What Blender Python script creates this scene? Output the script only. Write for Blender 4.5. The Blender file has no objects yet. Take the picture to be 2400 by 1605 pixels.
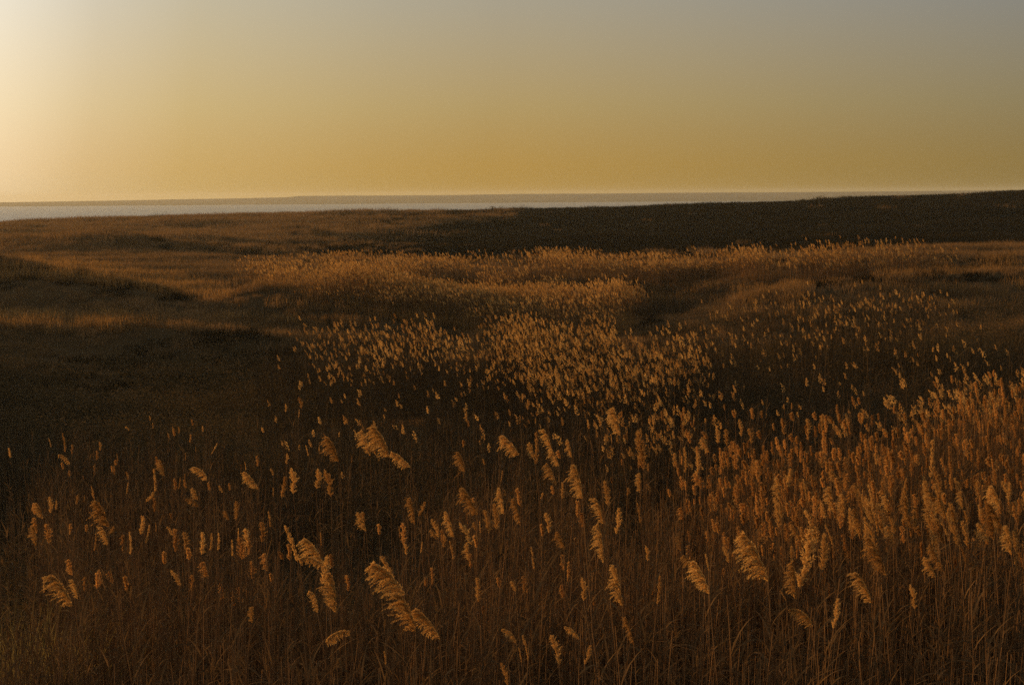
import bpy, math, random
import numpy as np
R = math.radians
C = bpy.context.scene
COL = C.collection
rng = np.random.default_rng(7)
random.seed(7)

# ------------------------------------------------------------------ camera
CAMZ = 25.0                                   # metres above the water
F, PITCH, ROLL = 3333.3, R(5.95), R(0.43)     # focal length in photo pixels (2400 wide)
f_ = np.array([0, math.cos(PITCH), -math.sin(PITCH)])
r0 = np.array([1.0, 0, 0]); u0 = np.array([0, math.sin(PITCH), math.cos(PITCH)])
r_ = math.cos(ROLL)*r0 - math.sin(ROLL)*u0
u_ = math.sin(ROLL)*r0 + math.cos(ROLL)*u0
import mathutils
cam = bpy.data.objects.new('camera', bpy.data.cameras.new('camera'))
COL.objects.link(cam); C.camera = cam
M = mathutils.Matrix.Identity(4)
for i in range(3):
    M[i][0] = r_[i]; M[i][1] = u_[i]; M[i][2] = -f_[i]; M[i][3] = (0, 0, CAMZ)[i]
cam.matrix_world = M
cam.data.lens = 50; cam.data.sensor_width = 36
cam.data.clip_end = 60000; cam.data.clip_start = 0.1

# ------------------------------------------------------------------ sky and sun
SUN_EL, SUN_AZ = 7.5, -54.0                   # degrees; azimuth from +Y, negative = left
w = bpy.data.worlds.new('World'); C.world = w; w.use_nodes = True
nt = w.node_tree; N = nt.nodes; L = nt.links
sky = N.new('ShaderNodeTexSky'); sky.sky_type = 'NISHITA'; sky.sun_disc = False
sky.sun_elevation = R(SUN_EL); sky.sun_rotation = R(SUN_AZ)
sky.dust_density = 4.0; sky.air_density = 1.5; sky.ozone_density = 1.0
tc = N.new('ShaderNodeTexCoord'); sep = N.new('ShaderNodeSeparateXYZ')
L.new(tc.outputs['Generated'], sep.inputs[0])
def ramp(stops):
    rm = N.new('ShaderNodeValToRGB'); e = rm.color_ramp.elements
    for k, (p, c) in enumerate(stops):
        el = e[k] if k < 2 else e.new(p)
        el.position = p; el.color = (*c, 1)
    return rm
def mx(t, fac, a, b):
    m = N.new('ShaderNodeMixRGB'); m.blend_type = t
    for s, v in ((0, fac), (1, a), (2, b)):
        if hasattr(v, 'links'): L.new(v, m.inputs[s])
        elif isinstance(v, (int, float)): m.inputs[s].default_value = v
        else: m.inputs[s].default_value = (*v, 1)
    return m.outputs[0]
# evening air near the horizon: thicker and more golden than the clear-sky model gives
el = ramp([(0.0, (4.35, 2.6, 0.58)), (0.02, (4.4, 2.68, 0.68)), (0.06, (4.0, 2.92, 1.25)),
           (0.13, (3.3, 2.95, 2.3)), (0.30, (2.3, 2.3, 2.2)), (0.9, (1.3, 1.4, 1.6))])
L.new(sep.outputs[2], el.inputs[0])
# brighter towards the sun, dimmer to the side, lifted behind the camera as added fill
dot = N.new('ShaderNodeVectorMath'); dot.operation = 'DOT_PRODUCT'
sd = (math.sin(R(SUN_AZ))*math.cos(R(SUN_EL)), math.cos(R(SUN_AZ))*math.cos(R(SUN_EL)), math.sin(R(SUN_EL)))
L.new(tc.outputs['Generated'], dot.inputs[0]); dot.inputs[1].default_value = sd
az = ramp([(0.0, (1.15, 1.10, 1.10)), (0.20, (0.62, 0.66, 0.80)), (0.27, (0.60, 0.67, 0.84)), (0.58, (1.0, 1.0, 1.0)), (0.75, (1.06, 1.06, 1.06)),
           (0.9, (1.5, 1.5, 1.6)), (1.0, (2.2, 2.3, 2.6))])
glow = ramp([(0.0, (0, 0, 0)), (0.60, (0, 0, 0)), (0.66, (.03, .028, .018)), (0.75, (.11, .10, .065)), (0.79, (.16, .16, .14)), (0.826, (.31, .32, .30)), (1.0, (.8, .78, .7))])
L.new(dot.outputs['Value'], glow.inputs[0])
L.new(dot.outputs['Value'], az.inputs[0])
air = mx('MULTIPLY', 1.0, el.outputs[0], az.outputs[0])
air = mx('ADD', 1.0, air, mx('MULTIPLY', 1.0, glow.outputs[0], (10.0, 10.0, 10.0)))
skyc = mx('MIX', 0.80, sky.outputs[0], air)
bg = N['Background']; L.new(skyc, bg.inputs[0]); bg.inputs[1].default_value = 0.12

sun = bpy.data.objects.new('sun', bpy.data.lights.new('sun', 'SUN'))
COL.objects.link(sun)
sun.data.energy = 4.3; sun.data.angle = R(0.6); sun.data.color = (1.0, 0.50, 0.125)
sun.rotation_euler = mathutils.Vector(sd).to_track_quat('Z', 'Y').to_euler()
C.view_settings.view_transform = 'Standard'; C.view_settings.look = 'None'
C.view_settings.exposure = 0.0; C.view_settings.gamma = 1
C.render.film_transparent = False
C.cycles.max_bounces = 6; C.cycles.diffuse_bounces = 2; C.cycles.transmission_bounces = 3
C.cycles.volume_bounces = 0; C.cycles.transparent_max_bounces = 8
C.cycles.volume_step_rate = 4
C.cycles.use_denoising = False

# ------------------------------------------------------------------ projection helpers
def ray(u, v):
    d = (u-1200)/F*r_ - (v-802.5)/F*u_ + f_
    return d
def project(P):
    """world points (n,3) -> photo pixel u, v"""
    Q = P - np.array([0, 0, CAMZ])
    z = Q@f_
    z = np.maximum(z, 0.01)
    return 1200+F*(Q@r_)/z, 802.5-F*(Q@u_)/z

# ------------------------------------------------------------------ terrain height field
ROWS = np.array([3, 8, 14, 24, 36, 52, 80, 112, 150, 215, 300, 380, 520, 800.])
COLS = np.array([-900, 0, 400, 800, 1200, 1600, 2000, 2400, 3300.])
def hv(u): return 464-0.0075*u
crestv = {-900: 555, 0: 532, 400: 516, 800: 508, 1200: 500, 1600: 490, 2000: 474, 2400: 456, 3300: 434}
crest = [-(crestv[u]-hv(u))/F*300 for u in COLS]
def fv(vs, d): return [-(v-hv(u))/F*d for v, u in zip(vs, COLS)]
G = np.array([
 [-5.0]*9,
 [-5.2, -5.3, -5.3, -5.3, -5.3, -5.3, -5.2, -5.2, -5.1],
 [-5.6, -5.7, -5.8, -5.8, -5.7, -5.5, -5.4, -5.4, -5.3],
 [-6.6, -6.9, -6.9, -6.8, -6.6, -6.3, -6.1, -6.0, -5.8],
 [-7.0, -7.6, -7.6, -7.5, -7.2, -6.9, -6.7, -6.6, -6.3],
 [-7.0, -7.6, -7.8, -7.6, -7.4, -7.0, -6.5, -6.4, -6.2],
 [-5.6, -6.3, -6.8, -7.1, -7.2, -6.8, -6.1, -5.8, -5.4],
 [-4.7, -5.2, -6.0, -6.5, -6.6, -6.1, -5.4, -5.1, -4.6],
 fv([610, 590, 596, 610, 616, 604, 588, 584, 575], 150),
 fv([575, 556, 556, 560, 566, 560, 548, 540, 528], 215),
 crest,
 [c-3.5 for c in crest],
 [-20]*9, [-31]*9])
def cr(p0, p1, p2, p3, t):
    return 0.5*((2*p1)+(-p0+p2)*t+(2*p0-5*p1+4*p2-p3)*t*t+(-p0+3*p1-3*p2+p3)*t**3)
def bump_line(x, y, pts, amp, wid):
    """soft ridge along a ground polyline, pts in (u, depth)"""
    best = np.full(x.shape, 1e9)
    P = [((u-1200)/F*d, d) for u, d in pts]
    for (ax, ay), (bx, by) in zip(P, P[1:]):
        dx, dy = bx-ax, by-ay
        t = np.clip(((x-ax)*dx+(y-ay)*dy)/(dx*dx+dy*dy), 0, 1)
        best = np.minimum(best, np.hypot(x-ax-t*dx, y-ay-t*dy))
    return amp*np.exp(-(best/wid)**2)
_w = [(rng.uniform(0, 6.28), rng.uniform(0, 6.28)) for _ in range(12)]
def wav(x, y, s, k):
    a, p = _w[k]
    return np.sin((x*math.cos(a)+y*math.sin(a))/s+p)
def ground_z(x, y):
    x = np.asarray(x, float); y = np.asarray(y, float)
    d = np.maximum(y, 3.0)
    u = 1200+F*x/np.maximum(y+2, 12)
    rp = np.interp(np.log(d), np.log(ROWS), np.arange(len(ROWS)))
    cp = np.interp(u, COLS, np.arange(len(COLS)))
    ri = np.clip(rp.astype(int), 0, len(ROWS)-2); ci = np.clip(cp.astype(int), 0, len(COLS)-2)
    rt = rp-ri; ct = cp-ci
    rows = []
    for a in (-1, 0, 1, 2):
        rr = np.clip(ri+a, 0, len(ROWS)-1)
        rows.append(cr(*[G[rr, np.clip(ci+b, 0, len(COLS)-1)] for b in (-1, 0, 1, 2)], ct))
    z = cr(*rows, rt)
    s = np.clip((y-6)/30, 0, 1)
    far = np.clip((y-60)/60, 0, 1)*np.clip((420-y)/80, 0, 1)
    z = z+s*(0.10*wav(x, y, 2.1, 0)+0.12*wav(x, y, 3.7, 1)+0.10*wav(x, y, 1.3, 2))
    z = z+far*(0.22*wav(x, y, 7, 3)*wav(x, y, 9, 4)+0.16*wav(x, y, 4.2, 5))
    # ridges and spurs of the rolling ground
    z = z+bump_line(x, y, [(400, 185), (800, 215), (1080, 262)], 0.9, 8)
    z = z+bump_line(x, y, [(-250, 150), (100, 140), (300, 150)], 0.8, 5)
    uq = 1200+F*x/np.maximum(y, 12)
    for us, ds, am, wd in (((-500, 0, 200, 400, 500, 580), (88, 86, 84, 80, 77, 75), (3.0, 2.5, 2.1, 1.25, .5, 0), 6.5),      # rounded hillside west
                           ((-300, 300, 700, 900, 1050), (66, 66, 67, 68, 68), (.7, .9, .6, .4, 0), 2.6),
                           ((480, 600, 900, 1000, 1130, 1350, 1460, 1510), (84, 84, 83, 80, 78, 78, 80, 82), (0, 1.4, 1.6, 1.0, .55, .8, 1.0, 0), 4.2),
                           ((850, 950, 1200, 1320, 1400), (96, 95, 92, 92, 92), (0, -.9, -1.0, -.6, 0), 4.0),
                           ((1090, 1140, 1240, 1330, 1370), (100, 99, 98, 95, 94), (0, .9, 1.0, .5, 0), 3.2),
                           ((1540, 1680, 2000, 2500), (90, 92, 95, 96), (0, .8, .9, .8), 5.0),
                           ((1600, 1800, 2100, 2500), (74, 74, 76, 78), (0, .6, .8, .8), 4.0)):
        z = z+np.interp(uq, us, am)*np.exp(-((y-np.interp(uq, us, ds))/wd)**2)
    z = z+bump_line(x, y, [(640, 118), (1000, 112), (1230, 106), (1400, 100)], 0.6, 4.0)
    z = z+bump_line(x, y, [(1500, 98), (1800, 108), (2400, 112)], 0.7, 5)
    z = z+bump_line(x, y, [(1700, 72), (2000, 76), (2400, 80)], 0.6, 4)
    for hu, hd, amp, rx, ry in (
                                (1560, 92, -1.5, 5, 12), (1120, 70, -.8, 6, 4), 
                                (300, 150, 1.2, 14, 9), (900, 160, .9, 12, 9), (1500, 190, 1.2, 18, 10), (2100, 170, 1.0, 16, 9)):
        cx = (hu-1200)/F*hd
        z = z+amp*np.exp(-(((x-cx)/rx)**2+((y-hd)/ry)**2))
    # unseen bank west of the view, added to put the hollow in shade
    z = z+4.0*np.exp(-(((x+30)/7.5)**2+((y-46)/12)**2))
    return z+CAMZ

# ------------------------------------------------------------------ material helpers
def mat(name):
    m = bpy.data.materials.new(name); m.use_nodes = True
    n = m.node_tree; n.nodes.clear()
    return m, n, n.nodes, n.links
def leafy(name, base, dark, trans=0.4, tcol=None, rough=0.8, vary=0.35, scale=None):
    """thin dry plant tissue: diffuse plus translucent, brightness varied from plant to plant"""
    m, n, nd, lk = mat(name)
    out = nd.new('ShaderNodeOutputMaterial')
    info = nd.new('ShaderNodeObjectInfo')
    mix = nd.new('ShaderNodeMixRGB'); mix.inputs[1].default_value = (*base, 1); mix.inputs[2].default_value = (*dark, 1)
    geo = nd.new('ShaderNodeNewGeometry')
    noi = nd.new('ShaderNodeTexNoise'); noi.inputs['Scale'].default_value = scale or 3.0
    lk.new(geo.outputs['Position'], noi.inputs['Vector'])
    ad = nd.new('ShaderNodeMath'); ad.operation = 'MULTIPLY_ADD'
    lk.new(noi.outputs[0], ad.inputs[0]); ad.inputs[1].default_value = 0.9
    sb = nd.new('ShaderNodeMath'); sb.operation = 'MULTIPLY_ADD'
    lk.new(info.outputs['Random'], sb.inputs[0]); sb.inputs[1].default_value = 0.7; sb.inputs[2].default_value = -0.30
    lk.new(sb.outputs[0], ad.inputs[2]); ad.use_clamp = True
    lk.new(ad.outputs[0], mix.inputs[0])
    d = nd.new('ShaderNodeBsdfDiffuse'); lk.new(mix.outputs[0], d.inputs[0])
    t = nd.new('ShaderNodeBsdfTranslucent')
    if tcol:
        tm = nd.new('ShaderNodeMixRGB'); tm.blend_type = 'MULTIPLY'; tm.inputs[0].default_value = 1
        lk.new(mix.outputs[0], tm.inputs[1]); tm.inputs[2].default_value = (*tcol, 1)
        lk.new(tm.outputs[0], t.inputs[0])
    else: lk.new(mix.outputs[0], t.inputs[0])
    s = nd.new('ShaderNodeMixShader'); s.inputs[0].default_value = trans
    lk.new(d.outputs[0], s.inputs[1]); lk.new(t.outputs[0], s.inputs[2]); lk.new(s.outputs[0], out.inputs[0])
    return m
M_plume = leafy('reed_plume_fluff', (0.78, 0.50, 0.17), (0.34, 0.17, 0.050), 0.45)
M_rust = leafy('dense_reed_fluff', (0.72, 0.41, 0.13), (0.31, 0.15, 0.047), 0.45)
M_stem = leafy('reed_stem', (0.31, 0.175, 0.075), (0.11, 0.064, 0.031), 0.12)
M_leaf = leafy('reed_leaf', (0.20, 0.12, 0.052), (0.065, 0.045, 0.023), 0.3)
M_grass = leafy('dry_grass', (0.30, 0.18, 0.080), (0.13, 0.085, 0.040), 0.35, scale=0.25)
M_gold = leafy('seed_grass', (0.48, 0.27, 0.085), (0.24, 0.135, 0.045), 0.40, scale=0.4)
M_green = leafy('weed_leaf', (0.22, 0.17, 0.065), (0.09, 0.075, 0.03), 0.35)
M_scrub = leafy('dark_scrub', (0.13, 0.090, 0.042), (0.060, 0.046, 0.024), 0.2, scale=1.0)
M_shade = leafy('painted_shade_tuft', (0.026, 0.021, 0.012), (0.013, 0.011, 0.007), 0.1, scale=.2)  # near-black grass tone with the slopes' shade painted in
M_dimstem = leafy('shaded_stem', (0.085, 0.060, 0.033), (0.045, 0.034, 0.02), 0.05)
M_twig = leafy('twig_bark', (0.035, 0.025, 0.018), (0.018, 0.013, 0.01), 0.0)

def ground_mat():
    m, n, nd, lk = mat('soil_and_short_grass')
    out = nd.new('ShaderNodeOutputMaterial'); b = nd.new('ShaderNodeBsdfDiffuse')
    geo = nd.new('ShaderNodeNewGeometry')
    mp = nd.new('ShaderNodeMapping'); mp.inputs['Scale'].default_value = (0.05, 0.16, 0.1)
    lk.new(geo.outputs['Position'], mp.inputs[0])
    n1 = nd.new('ShaderNodeTexNoise'); n1.inputs['Scale'].default_value = 1.0; n1.inputs['Detail'].default_value = 9; n1.inputs['Roughness'].default_value = 0.65
    lk.new(mp.outputs[0], n1.inputs['Vector'])
    r = nd.new('ShaderNodeValToRGB'); e = r.color_ramp.elements
    e[0].position = 0.32; e[0].color = (0.045, 0.034, 0.018, 1)
    e[1].position = 0.70; e[1].color = (0.13, 0.085, 0.04, 1)
    lk.new(n1.outputs[0], r.inputs[0])
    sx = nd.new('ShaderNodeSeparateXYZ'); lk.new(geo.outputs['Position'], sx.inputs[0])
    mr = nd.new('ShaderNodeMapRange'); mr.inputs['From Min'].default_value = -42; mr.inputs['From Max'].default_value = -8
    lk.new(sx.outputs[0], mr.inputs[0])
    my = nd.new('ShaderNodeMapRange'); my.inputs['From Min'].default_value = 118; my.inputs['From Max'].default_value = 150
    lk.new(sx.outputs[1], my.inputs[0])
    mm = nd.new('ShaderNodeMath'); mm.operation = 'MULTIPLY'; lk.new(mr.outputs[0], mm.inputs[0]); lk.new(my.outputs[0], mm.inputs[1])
    painted_shade_grass = nd.new('ShaderNodeMixRGB'); lk.new(mm.outputs[0], painted_shade_grass.inputs[0]); lk.new(r.outputs[0], painted_shade_grass.inputs[1])
    painted_shade_grass.inputs[2].default_value = (0.013, 0.011, 0.007, 1); lk.new(painted_shade_grass.outputs[0], b.inputs[0])  # dimness of the right hillside painted into the ground colour
    n2 = nd.new('ShaderNodeTexNoise'); n2.inputs['Scale'].default_value = 2.5; n2.inputs['Detail'].default_value = 6
    lk.new(geo.outputs['Position'], n2.inputs['Vector'])
    bp = nd.new('ShaderNodeBump'); bp.inputs['Strength'].default_value = 1.0; bp.inputs['Distance'].default_value = 0.35
    lk.new(n2.outputs[0], bp.inputs['Height']); lk.new(bp.outputs[0], b.inputs['Normal'])
    lk.new(b.outputs[0], out.inputs[0])
    return m
def water_mat():
    m, n, nd, lk = mat('open_water')
    out = nd.new('ShaderNodeOutputMaterial'); b = nd.new('ShaderNodeBsdfPrincipled')
    b.inputs['Base Color'].default_value = (0.22, 0.27, 0.31, 1)
    b.inputs['Roughness'].default_value = 0.42; b.inputs['IOR'].default_value = 1.33
    geo = nd.new('ShaderNodeNewGeometry')
    mp = nd.new('ShaderNodeMapping'); mp.inputs['Scale'].default_value = (0.02, 0.05, 0.1)
    lk.new(geo.outputs['Position'], mp.inputs[0])
    n2 = nd.new('ShaderNodeTexNoise'); n2.inputs['Scale'].default_value = 1; n2.inputs['Detail'].default_value = 8; n2.inputs['Roughness'].default_value = 0.7
    lk.new(mp.outputs[0], n2.inputs['Vector'])
    bp = nd.new('ShaderNodeBump'); bp.inputs['Strength'].default_value = 0.6; bp.inputs['Distance'].default_value = 6.0
    lk.new(n2.outputs[0], bp.inputs['Height']); lk.new(bp.outputs[0], b.inputs['Normal'])
    lk.new(b.outputs[0], out.inputs[0])
    return m
def hill_mat():
    m, n, nd, lk = mat('distant_land')
    out = nd.new('ShaderNodeOutputMaterial'); b = nd.new('ShaderNodeBsdfDiffuse')
    geo = nd.new('ShaderNodeNewGeometry')
    n1 = nd.new('ShaderNodeTexNoise'); n1.inputs['Scale'].default_value = 0.004; n1.inputs['Detail'].default_value = 6
    lk.new(geo.outputs['Position'], n1.inputs['Vector'])
    r = nd.new('ShaderNodeValToRGB'); e = r.color_ramp.elements
    e[0].position = 0.35; e[0].color = (0.09, 0.07, 0.045, 1); e[1].position = 0.65; e[1].color = (0.17, 0.125, 0.075, 1)
    lk.new(n1.outputs[0], r.inputs[0]); lk.new(r.outputs[0], b.inputs[0]); lk.new(b.outputs[0], out.inputs[0])
    return m

def mesh_np(name, V, Fq, m, smooth=False):
    me = bpy.data.meshes.new(name)
    me.from_pydata([tuple(v) for v in V], [], Fq); me.materials.append(m)
    if smooth: me.polygons.foreach_set('use_smooth', [True]*len(me.polygons))
    me.update(); return me
def obj(name, me, parent=None):
    o = bpy.data.objects.new(name, me); COL.objects.link(o)
    if parent: o.parent = parent
    return o
def tag(o, label=None, cat=None, group=None, kind=None):
    if label: o['label'] = label
    if cat: o['category'] = cat
    if group: o['group'] = group
    if kind: o['kind'] = kind
    return o
def grid_mesh(name, X, Y, Z, m):
    nr, nc = X.shape
    me = bpy.data.meshes.new(name)
    V = np.stack([X, Y, Z], -1).reshape(-1, 3)
    a = np.arange(nr*nc).reshape(nr, nc)
    Q = np.stack([a[:-1, :-1], a[:-1, 1:], a[1:, 1:], a[1:, :-1]], -1).reshape(-1, 4)
    me.vertices.add(len(V)); me.vertices.foreach_set('co', V.ravel())
    me.loops.add(Q.size); me.loops.foreach_set('vertex_index', Q.ravel())
    me.polygons.add(len(Q)); me.polygons.foreach_set('loop_start', np.arange(0, Q.size, 4))
    me.update(calc_edges=True); me.validate()
    me.polygons.foreach_set('use_smooth', [True]*len(me.polygons))
    me.materials.append(m)
    return me

# ------------------------------------------------------------------ ground, water, far shore
ys = np.concatenate([np.linspace(-30, 2, 20), np.geomspace(3, 820, 420)])
tt = np.linspace(-1.15, 1.15, 420)
Yg, Tg = np.meshgrid(ys, tt, indexing='ij')
Xg = Tg*(Yg+45)
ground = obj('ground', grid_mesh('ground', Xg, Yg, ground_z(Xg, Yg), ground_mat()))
tag(ground, 'rolling brown marsh ground under the reeds rising to a dark crest', kind='structure')

def flat(name, x0, x1, y0, y1, z, m, n=2):
    X, Y = np.meshgrid(np.linspace(x0, x1, n), np.linspace(y0, y1, n), indexing='xy')
    return obj(name, grid_mesh(name, X, Y, np.full(X.shape, z), m))
water = tag(flat('water', -4600, 4600, 380, 4600, 0, water_mat()), 'calm pale lake between the dark crest and the low far shore', kind='structure')

# far shore: low plateau behind the lake, lower to the left
hx = np.linspace(-4600, 4600, 500)
hy = np.concatenate([[4080], np.linspace(4130, 4750, 26), [5200, 6400]])
HX, HY = np.meshgrid(hx, hy, indexing='xy')
uu = 1200+F*HX/4500.
top = np.interp(uu, [-2500, -600, 0, 250, 500, 700, 1200, 1600, 2000, 5000], [4, 5, 9, 12.5, 17, 22.5, 24.5, 23.5, 24.0, 26])
top = top+0.8*np.sin(hx/310)[None, :]+0.5*np.sin(hx/97+1)[None, :]+2.0*np.exp(-((uu-690)/22)**2)+0.35*np.sin(hx/23.)[None, :]
HZ = -6+(top+6)*np.clip((HY-4080)/620, 0, 1)**0.45
obj_far = obj('far_hills', grid_mesh('far_hills', HX, HY, HZ, hill_mat()))
tag(obj_far, 'hazy low hills along the far side of the lake', kind='structure')

# ------------------------------------------------------------------ plant meshes
class MB:
    def __init__(s): s.v = []; s.f = []; s.m = []
    def quad(s, a, b, c, d, m=0):
        k = len(s.v); s.v += [a, b, c, d]; s.f.append((k, k+1, k+2, k+3)); s.m.append(m)
    def tri(s, a, b, c, m=0):
        k = len(s.v); s.v += [a, b, c]; s.f.append((k, k+1, k+2)); s.m.append(m)
    def strip(s, P, W, m=0):
        """ribbon along points P with half-width vectors W"""
        k = len(s.v)
        for p, q in zip(P, W): s.v += [p-q, p+q]
        for i in range(len(P)-1):
            a = k+2*i; s.f.append((a, a+1, a+3, a+2)); s.m.append(m)
    def tube(s, P, Rd, n=5, m=0):
        k = len(s.v)
        for i, p in enumerate(P):
            t = P[min(i+1, len(P)-1)]-P[max(i-1, 0)]; t = t/np.linalg.norm(t)
            a = np.cross(t, [0.3, 1, 0.1]); a /= np.linalg.norm(a); b = np.cross(t, a)
            for j in range(n):
                th = 2*math.pi*j/n
                s.v.append(p+Rd[i]*(a*math.cos(th)+b*math.sin(th)))
        for i in range(len(P)-1):
            for j in range(n):
                s.f.append((k+i*n+j, k+i*n+(j+1) % n, k+(i+1)*n+(j+1) % n, k+(i+1)*n+j)); s.m.append(m)
    def build(s, name, mats):
        me = bpy.data.meshes.new(name)
        me.from_pydata([tuple(map(float, v)) for v in s.v], [], s.f)
        for m in (mats if isinstance(mats, (list, tuple)) else [mats]): me.materials.append(m)
        me.polygons.foreach_set('material_index', s.m)
        me.update(); return me
A = np.array
def rv(sc=1.0): return rng.normal(0, sc, 3)
def unit(v): return v/(np.linalg.norm(v)+1e-9)

def plume_into(mb, L, style, dens=1.0, m=0, base=A([0, 0, 0.]), scl=1.0, lean=None):
    """A reed panicle: curved rachis from `base`, branches that sweep to the -X (downwind) side, each hung with
    rows of narrow spikelets.  style: comb, oval, upright, arch, thin."""
    par = {'comb': (0.42, 0.50, 0.8, 1), 'oval': (0.20, 0.46, 0.75, 1), 'upright': (0.22, 0.27, 0.45, 0),
           'arch': (1.15, 0.36, 0.9, 1), 'thin': (0.14, 0.12, 0.10, 0)}[style]
    bend, blen, droop, oneside = par
    n = 26
    # rachis
    pts = [A(base, float)]; ang = rng.uniform(0.0, 0.10)
    for i in range(n):
        t = (i+1)/n
        a = ang+bend*t**1.5
        pts.append(pts[-1]+L/n*A([-math.sin(a), 0.12*math.sin(3*t+ang*9), math.cos(a)]))
    P = A(pts)
    mb.strip([p for p in P[::2]], [A([0.0016, 0, 0])*scl*(1-.7*i/13) for i in range(len(P[::2]))], m)
    nb = int(50*dens); nlobe = 7 if oneside else 6
    lobe = [(rng.uniform(.75, 1.3), rng.uniform(-.25, .25)) for _ in range(nlobe+1)]
    for b in range(nb):
        t = (b+rng.uniform(0, 1))/nb
        lb = int(t*nlobe); t = (lb+(t*nlobe-lb)**2.1)/nlobe     # branches gather in whorls
        o = P[min(int(t*n), n)]+(P[min(int(t*n)+1, n)]-P[min(int(t*n), n)])*(t*n % 1)
        ax = unit(P[min(int(t*n)+1, n)]-P[max(int(t*n)-1, 0)])
        phi = rng.uniform(0, 2*math.pi)
        env = math.sin(math.pi*min(1, 0.16+t*0.86))**0.7
        if style in ('oval', 'upright', 'thin'): env = 1.75*(t+.10)**.45*(1-t)**.75
        bl = L*blen*env*rng.uniform(0.45, 1.1)*lobe[lb][0]+0.015
        side = A([math.cos(phi), math.sin(phi)*0.7, 0])
        if oneside: side = side*A([0.6, 0.6, 0])+A([-0.65, 0, 0])
        d = unit(ax*1.15+side*0.55+rv(0.05))
        ns = max(5, int(16*bl/0.10*dens**0.5)); ns = min(ns, 26)
        p = o.copy(); step = bl/ns
        for s_ in range(ns):
            q = s_/ns
            d = unit(d+A([-0.10*oneside, 0, -0.17])*droop*(0.4+q)*(14/ns)*(1+lobe[lb][1])+rv(0.048))
            p2 = p+d*step
            # spikelets: narrow tapering slips lying along the branch, spread around it
            for k in range(2):
                off = unit(np.cross(d, rv(1)))
                sd_ = unit(d*1.0+off*0.62+A([0, 0, -0.25])*droop)
                sl = 0.020*scl*rng.uniform(0.7, 1.3)*(1.05-0.5*q)
                wv = unit(np.cross(sd_, rv(1)))*0.0034*scl*rng.uniform(0.7, 1.3)*(1.0-0.4*q)
                a = p+off*0.001
                mid = a+sd_*sl*0.45
                mb.quad(a, mid+wv, a+sd_*sl, mid-wv, m)
            p = p2
    return P

def leaf_into(mb, base, yaw, ln, wd, up=0.9, droop=1.3, m=0, n=6):
    h = A([math.cos(yaw), math.sin(yaw), 0]); p = A(base, float); a = up
    P = [p.copy()]; W = [A([-h[1], h[0], 0])*wd*0.3]
    for i in range(n):
        t = (i+1)/n; a2 = a-droop*t
        p = p+ln/n*(h*math.cos(a2)+A([0, 0, math.sin(a2)]))
        P.append(p.copy()); W.append(A([-h[1], h[0], 0.25*math.sin(5*t+yaw)])*wd*max(0.04, (1-t)**0.6*min(1, .5+2*t)))
    mb.strip(P, W, m)

def stem_pts(H, lean, yaw, n=8, wob=0.02):
    h = A([math.cos(yaw), math.sin(yaw), 0]); out = []
    for i in range(n+1):
        t = i/n
        out.append(h*lean*t**1.8+A([wob*math.sin(4*t+yaw*3), wob*math.cos(5*t+yaw), H*t]))
    return out

def stalk(H, nleaf=2, plume=None, pd=0.5, seg=6, n=1, pl=None):
    """one or a few neighbouring stalks"""
    mb = MB()
    for q in range(n):
        o = A([rng.normal(0, .09), rng.normal(0, .09), 0]) if q else A([0, 0, 0.])
        Hq = H*rng.uniform(.80, 1.04) if q else H
        P = [o+p for p in stem_pts(Hq, rng.uniform(0.0, 0.16), rng.uniform(0, 6.28), seg, .012)]
        mb.tube(P, np.linspace(0.0046, 0.0022, len(P)), 3, 0)
        for k in range(nleaf):
            t = rng.uniform(0.3, 0.98); i = min(int(t*seg), seg-1)
            b = P[i]+(P[i+1]-P[i])*(t*seg-i)
            leaf_into(mb, b, rng.uniform(0, 6.28), rng.uniform(.12, .36), rng.uniform(0.006, .012), rng.uniform(1.0, 1.45), rng.uniform(0.1, 1.5), 1, 4)
        if q == 0 and plume: plume_into(mb, pl or rng.uniform(.08, .20), plume, pd, 2, P[-1], 1.0/pd**0.5)
    return mb.build('stalk', [M_stem, M_leaf, M_rust])

def clump(nst, rad, H0, H1, plumes=0, pscale=2.0, leafw=0.012, nl=3, pl=(.2, .28), dim=True):
    """a patch of reeds seen from afar"""
    mb = MB()
    for i in range(nst):
        r = rad*math.sqrt(rng.uniform()); a = rng.uniform(0, 6.28)
        o = A([r*math.cos(a), r*math.sin(a), 0]); H = rng.uniform(H0, H1)
        P = [o+p for p in stem_pts(H, rng.uniform(0, 0.3), rng.uniform(0, 6.28), 3)]
        mb.strip(P, [A([math.cos(a), math.sin(a), 0])*0.0045*pscale**0.5]*len(P), 0)
        for k in range(nl):
            t = rng.uniform(0.3, 0.98); b = o+(P[-1]-o)*t
            leaf_into(mb, b, rng.uniform(0, 6.28), rng.uniform(.2, .45), leafw*rng.uniform(.7, 1.3), rng.uniform(0.8, 1.4), rng.uniform(0.3, 2.2), 1, 3)
        if i < plumes:
            L_ = rng.uniform(*pl)
            fluff(mb, P[-1], L_, pscale)
    return mb.build('clump', [M_dimstem if dim else M_stem, M_dimstem if dim else M_leaf, M_plume])
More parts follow.
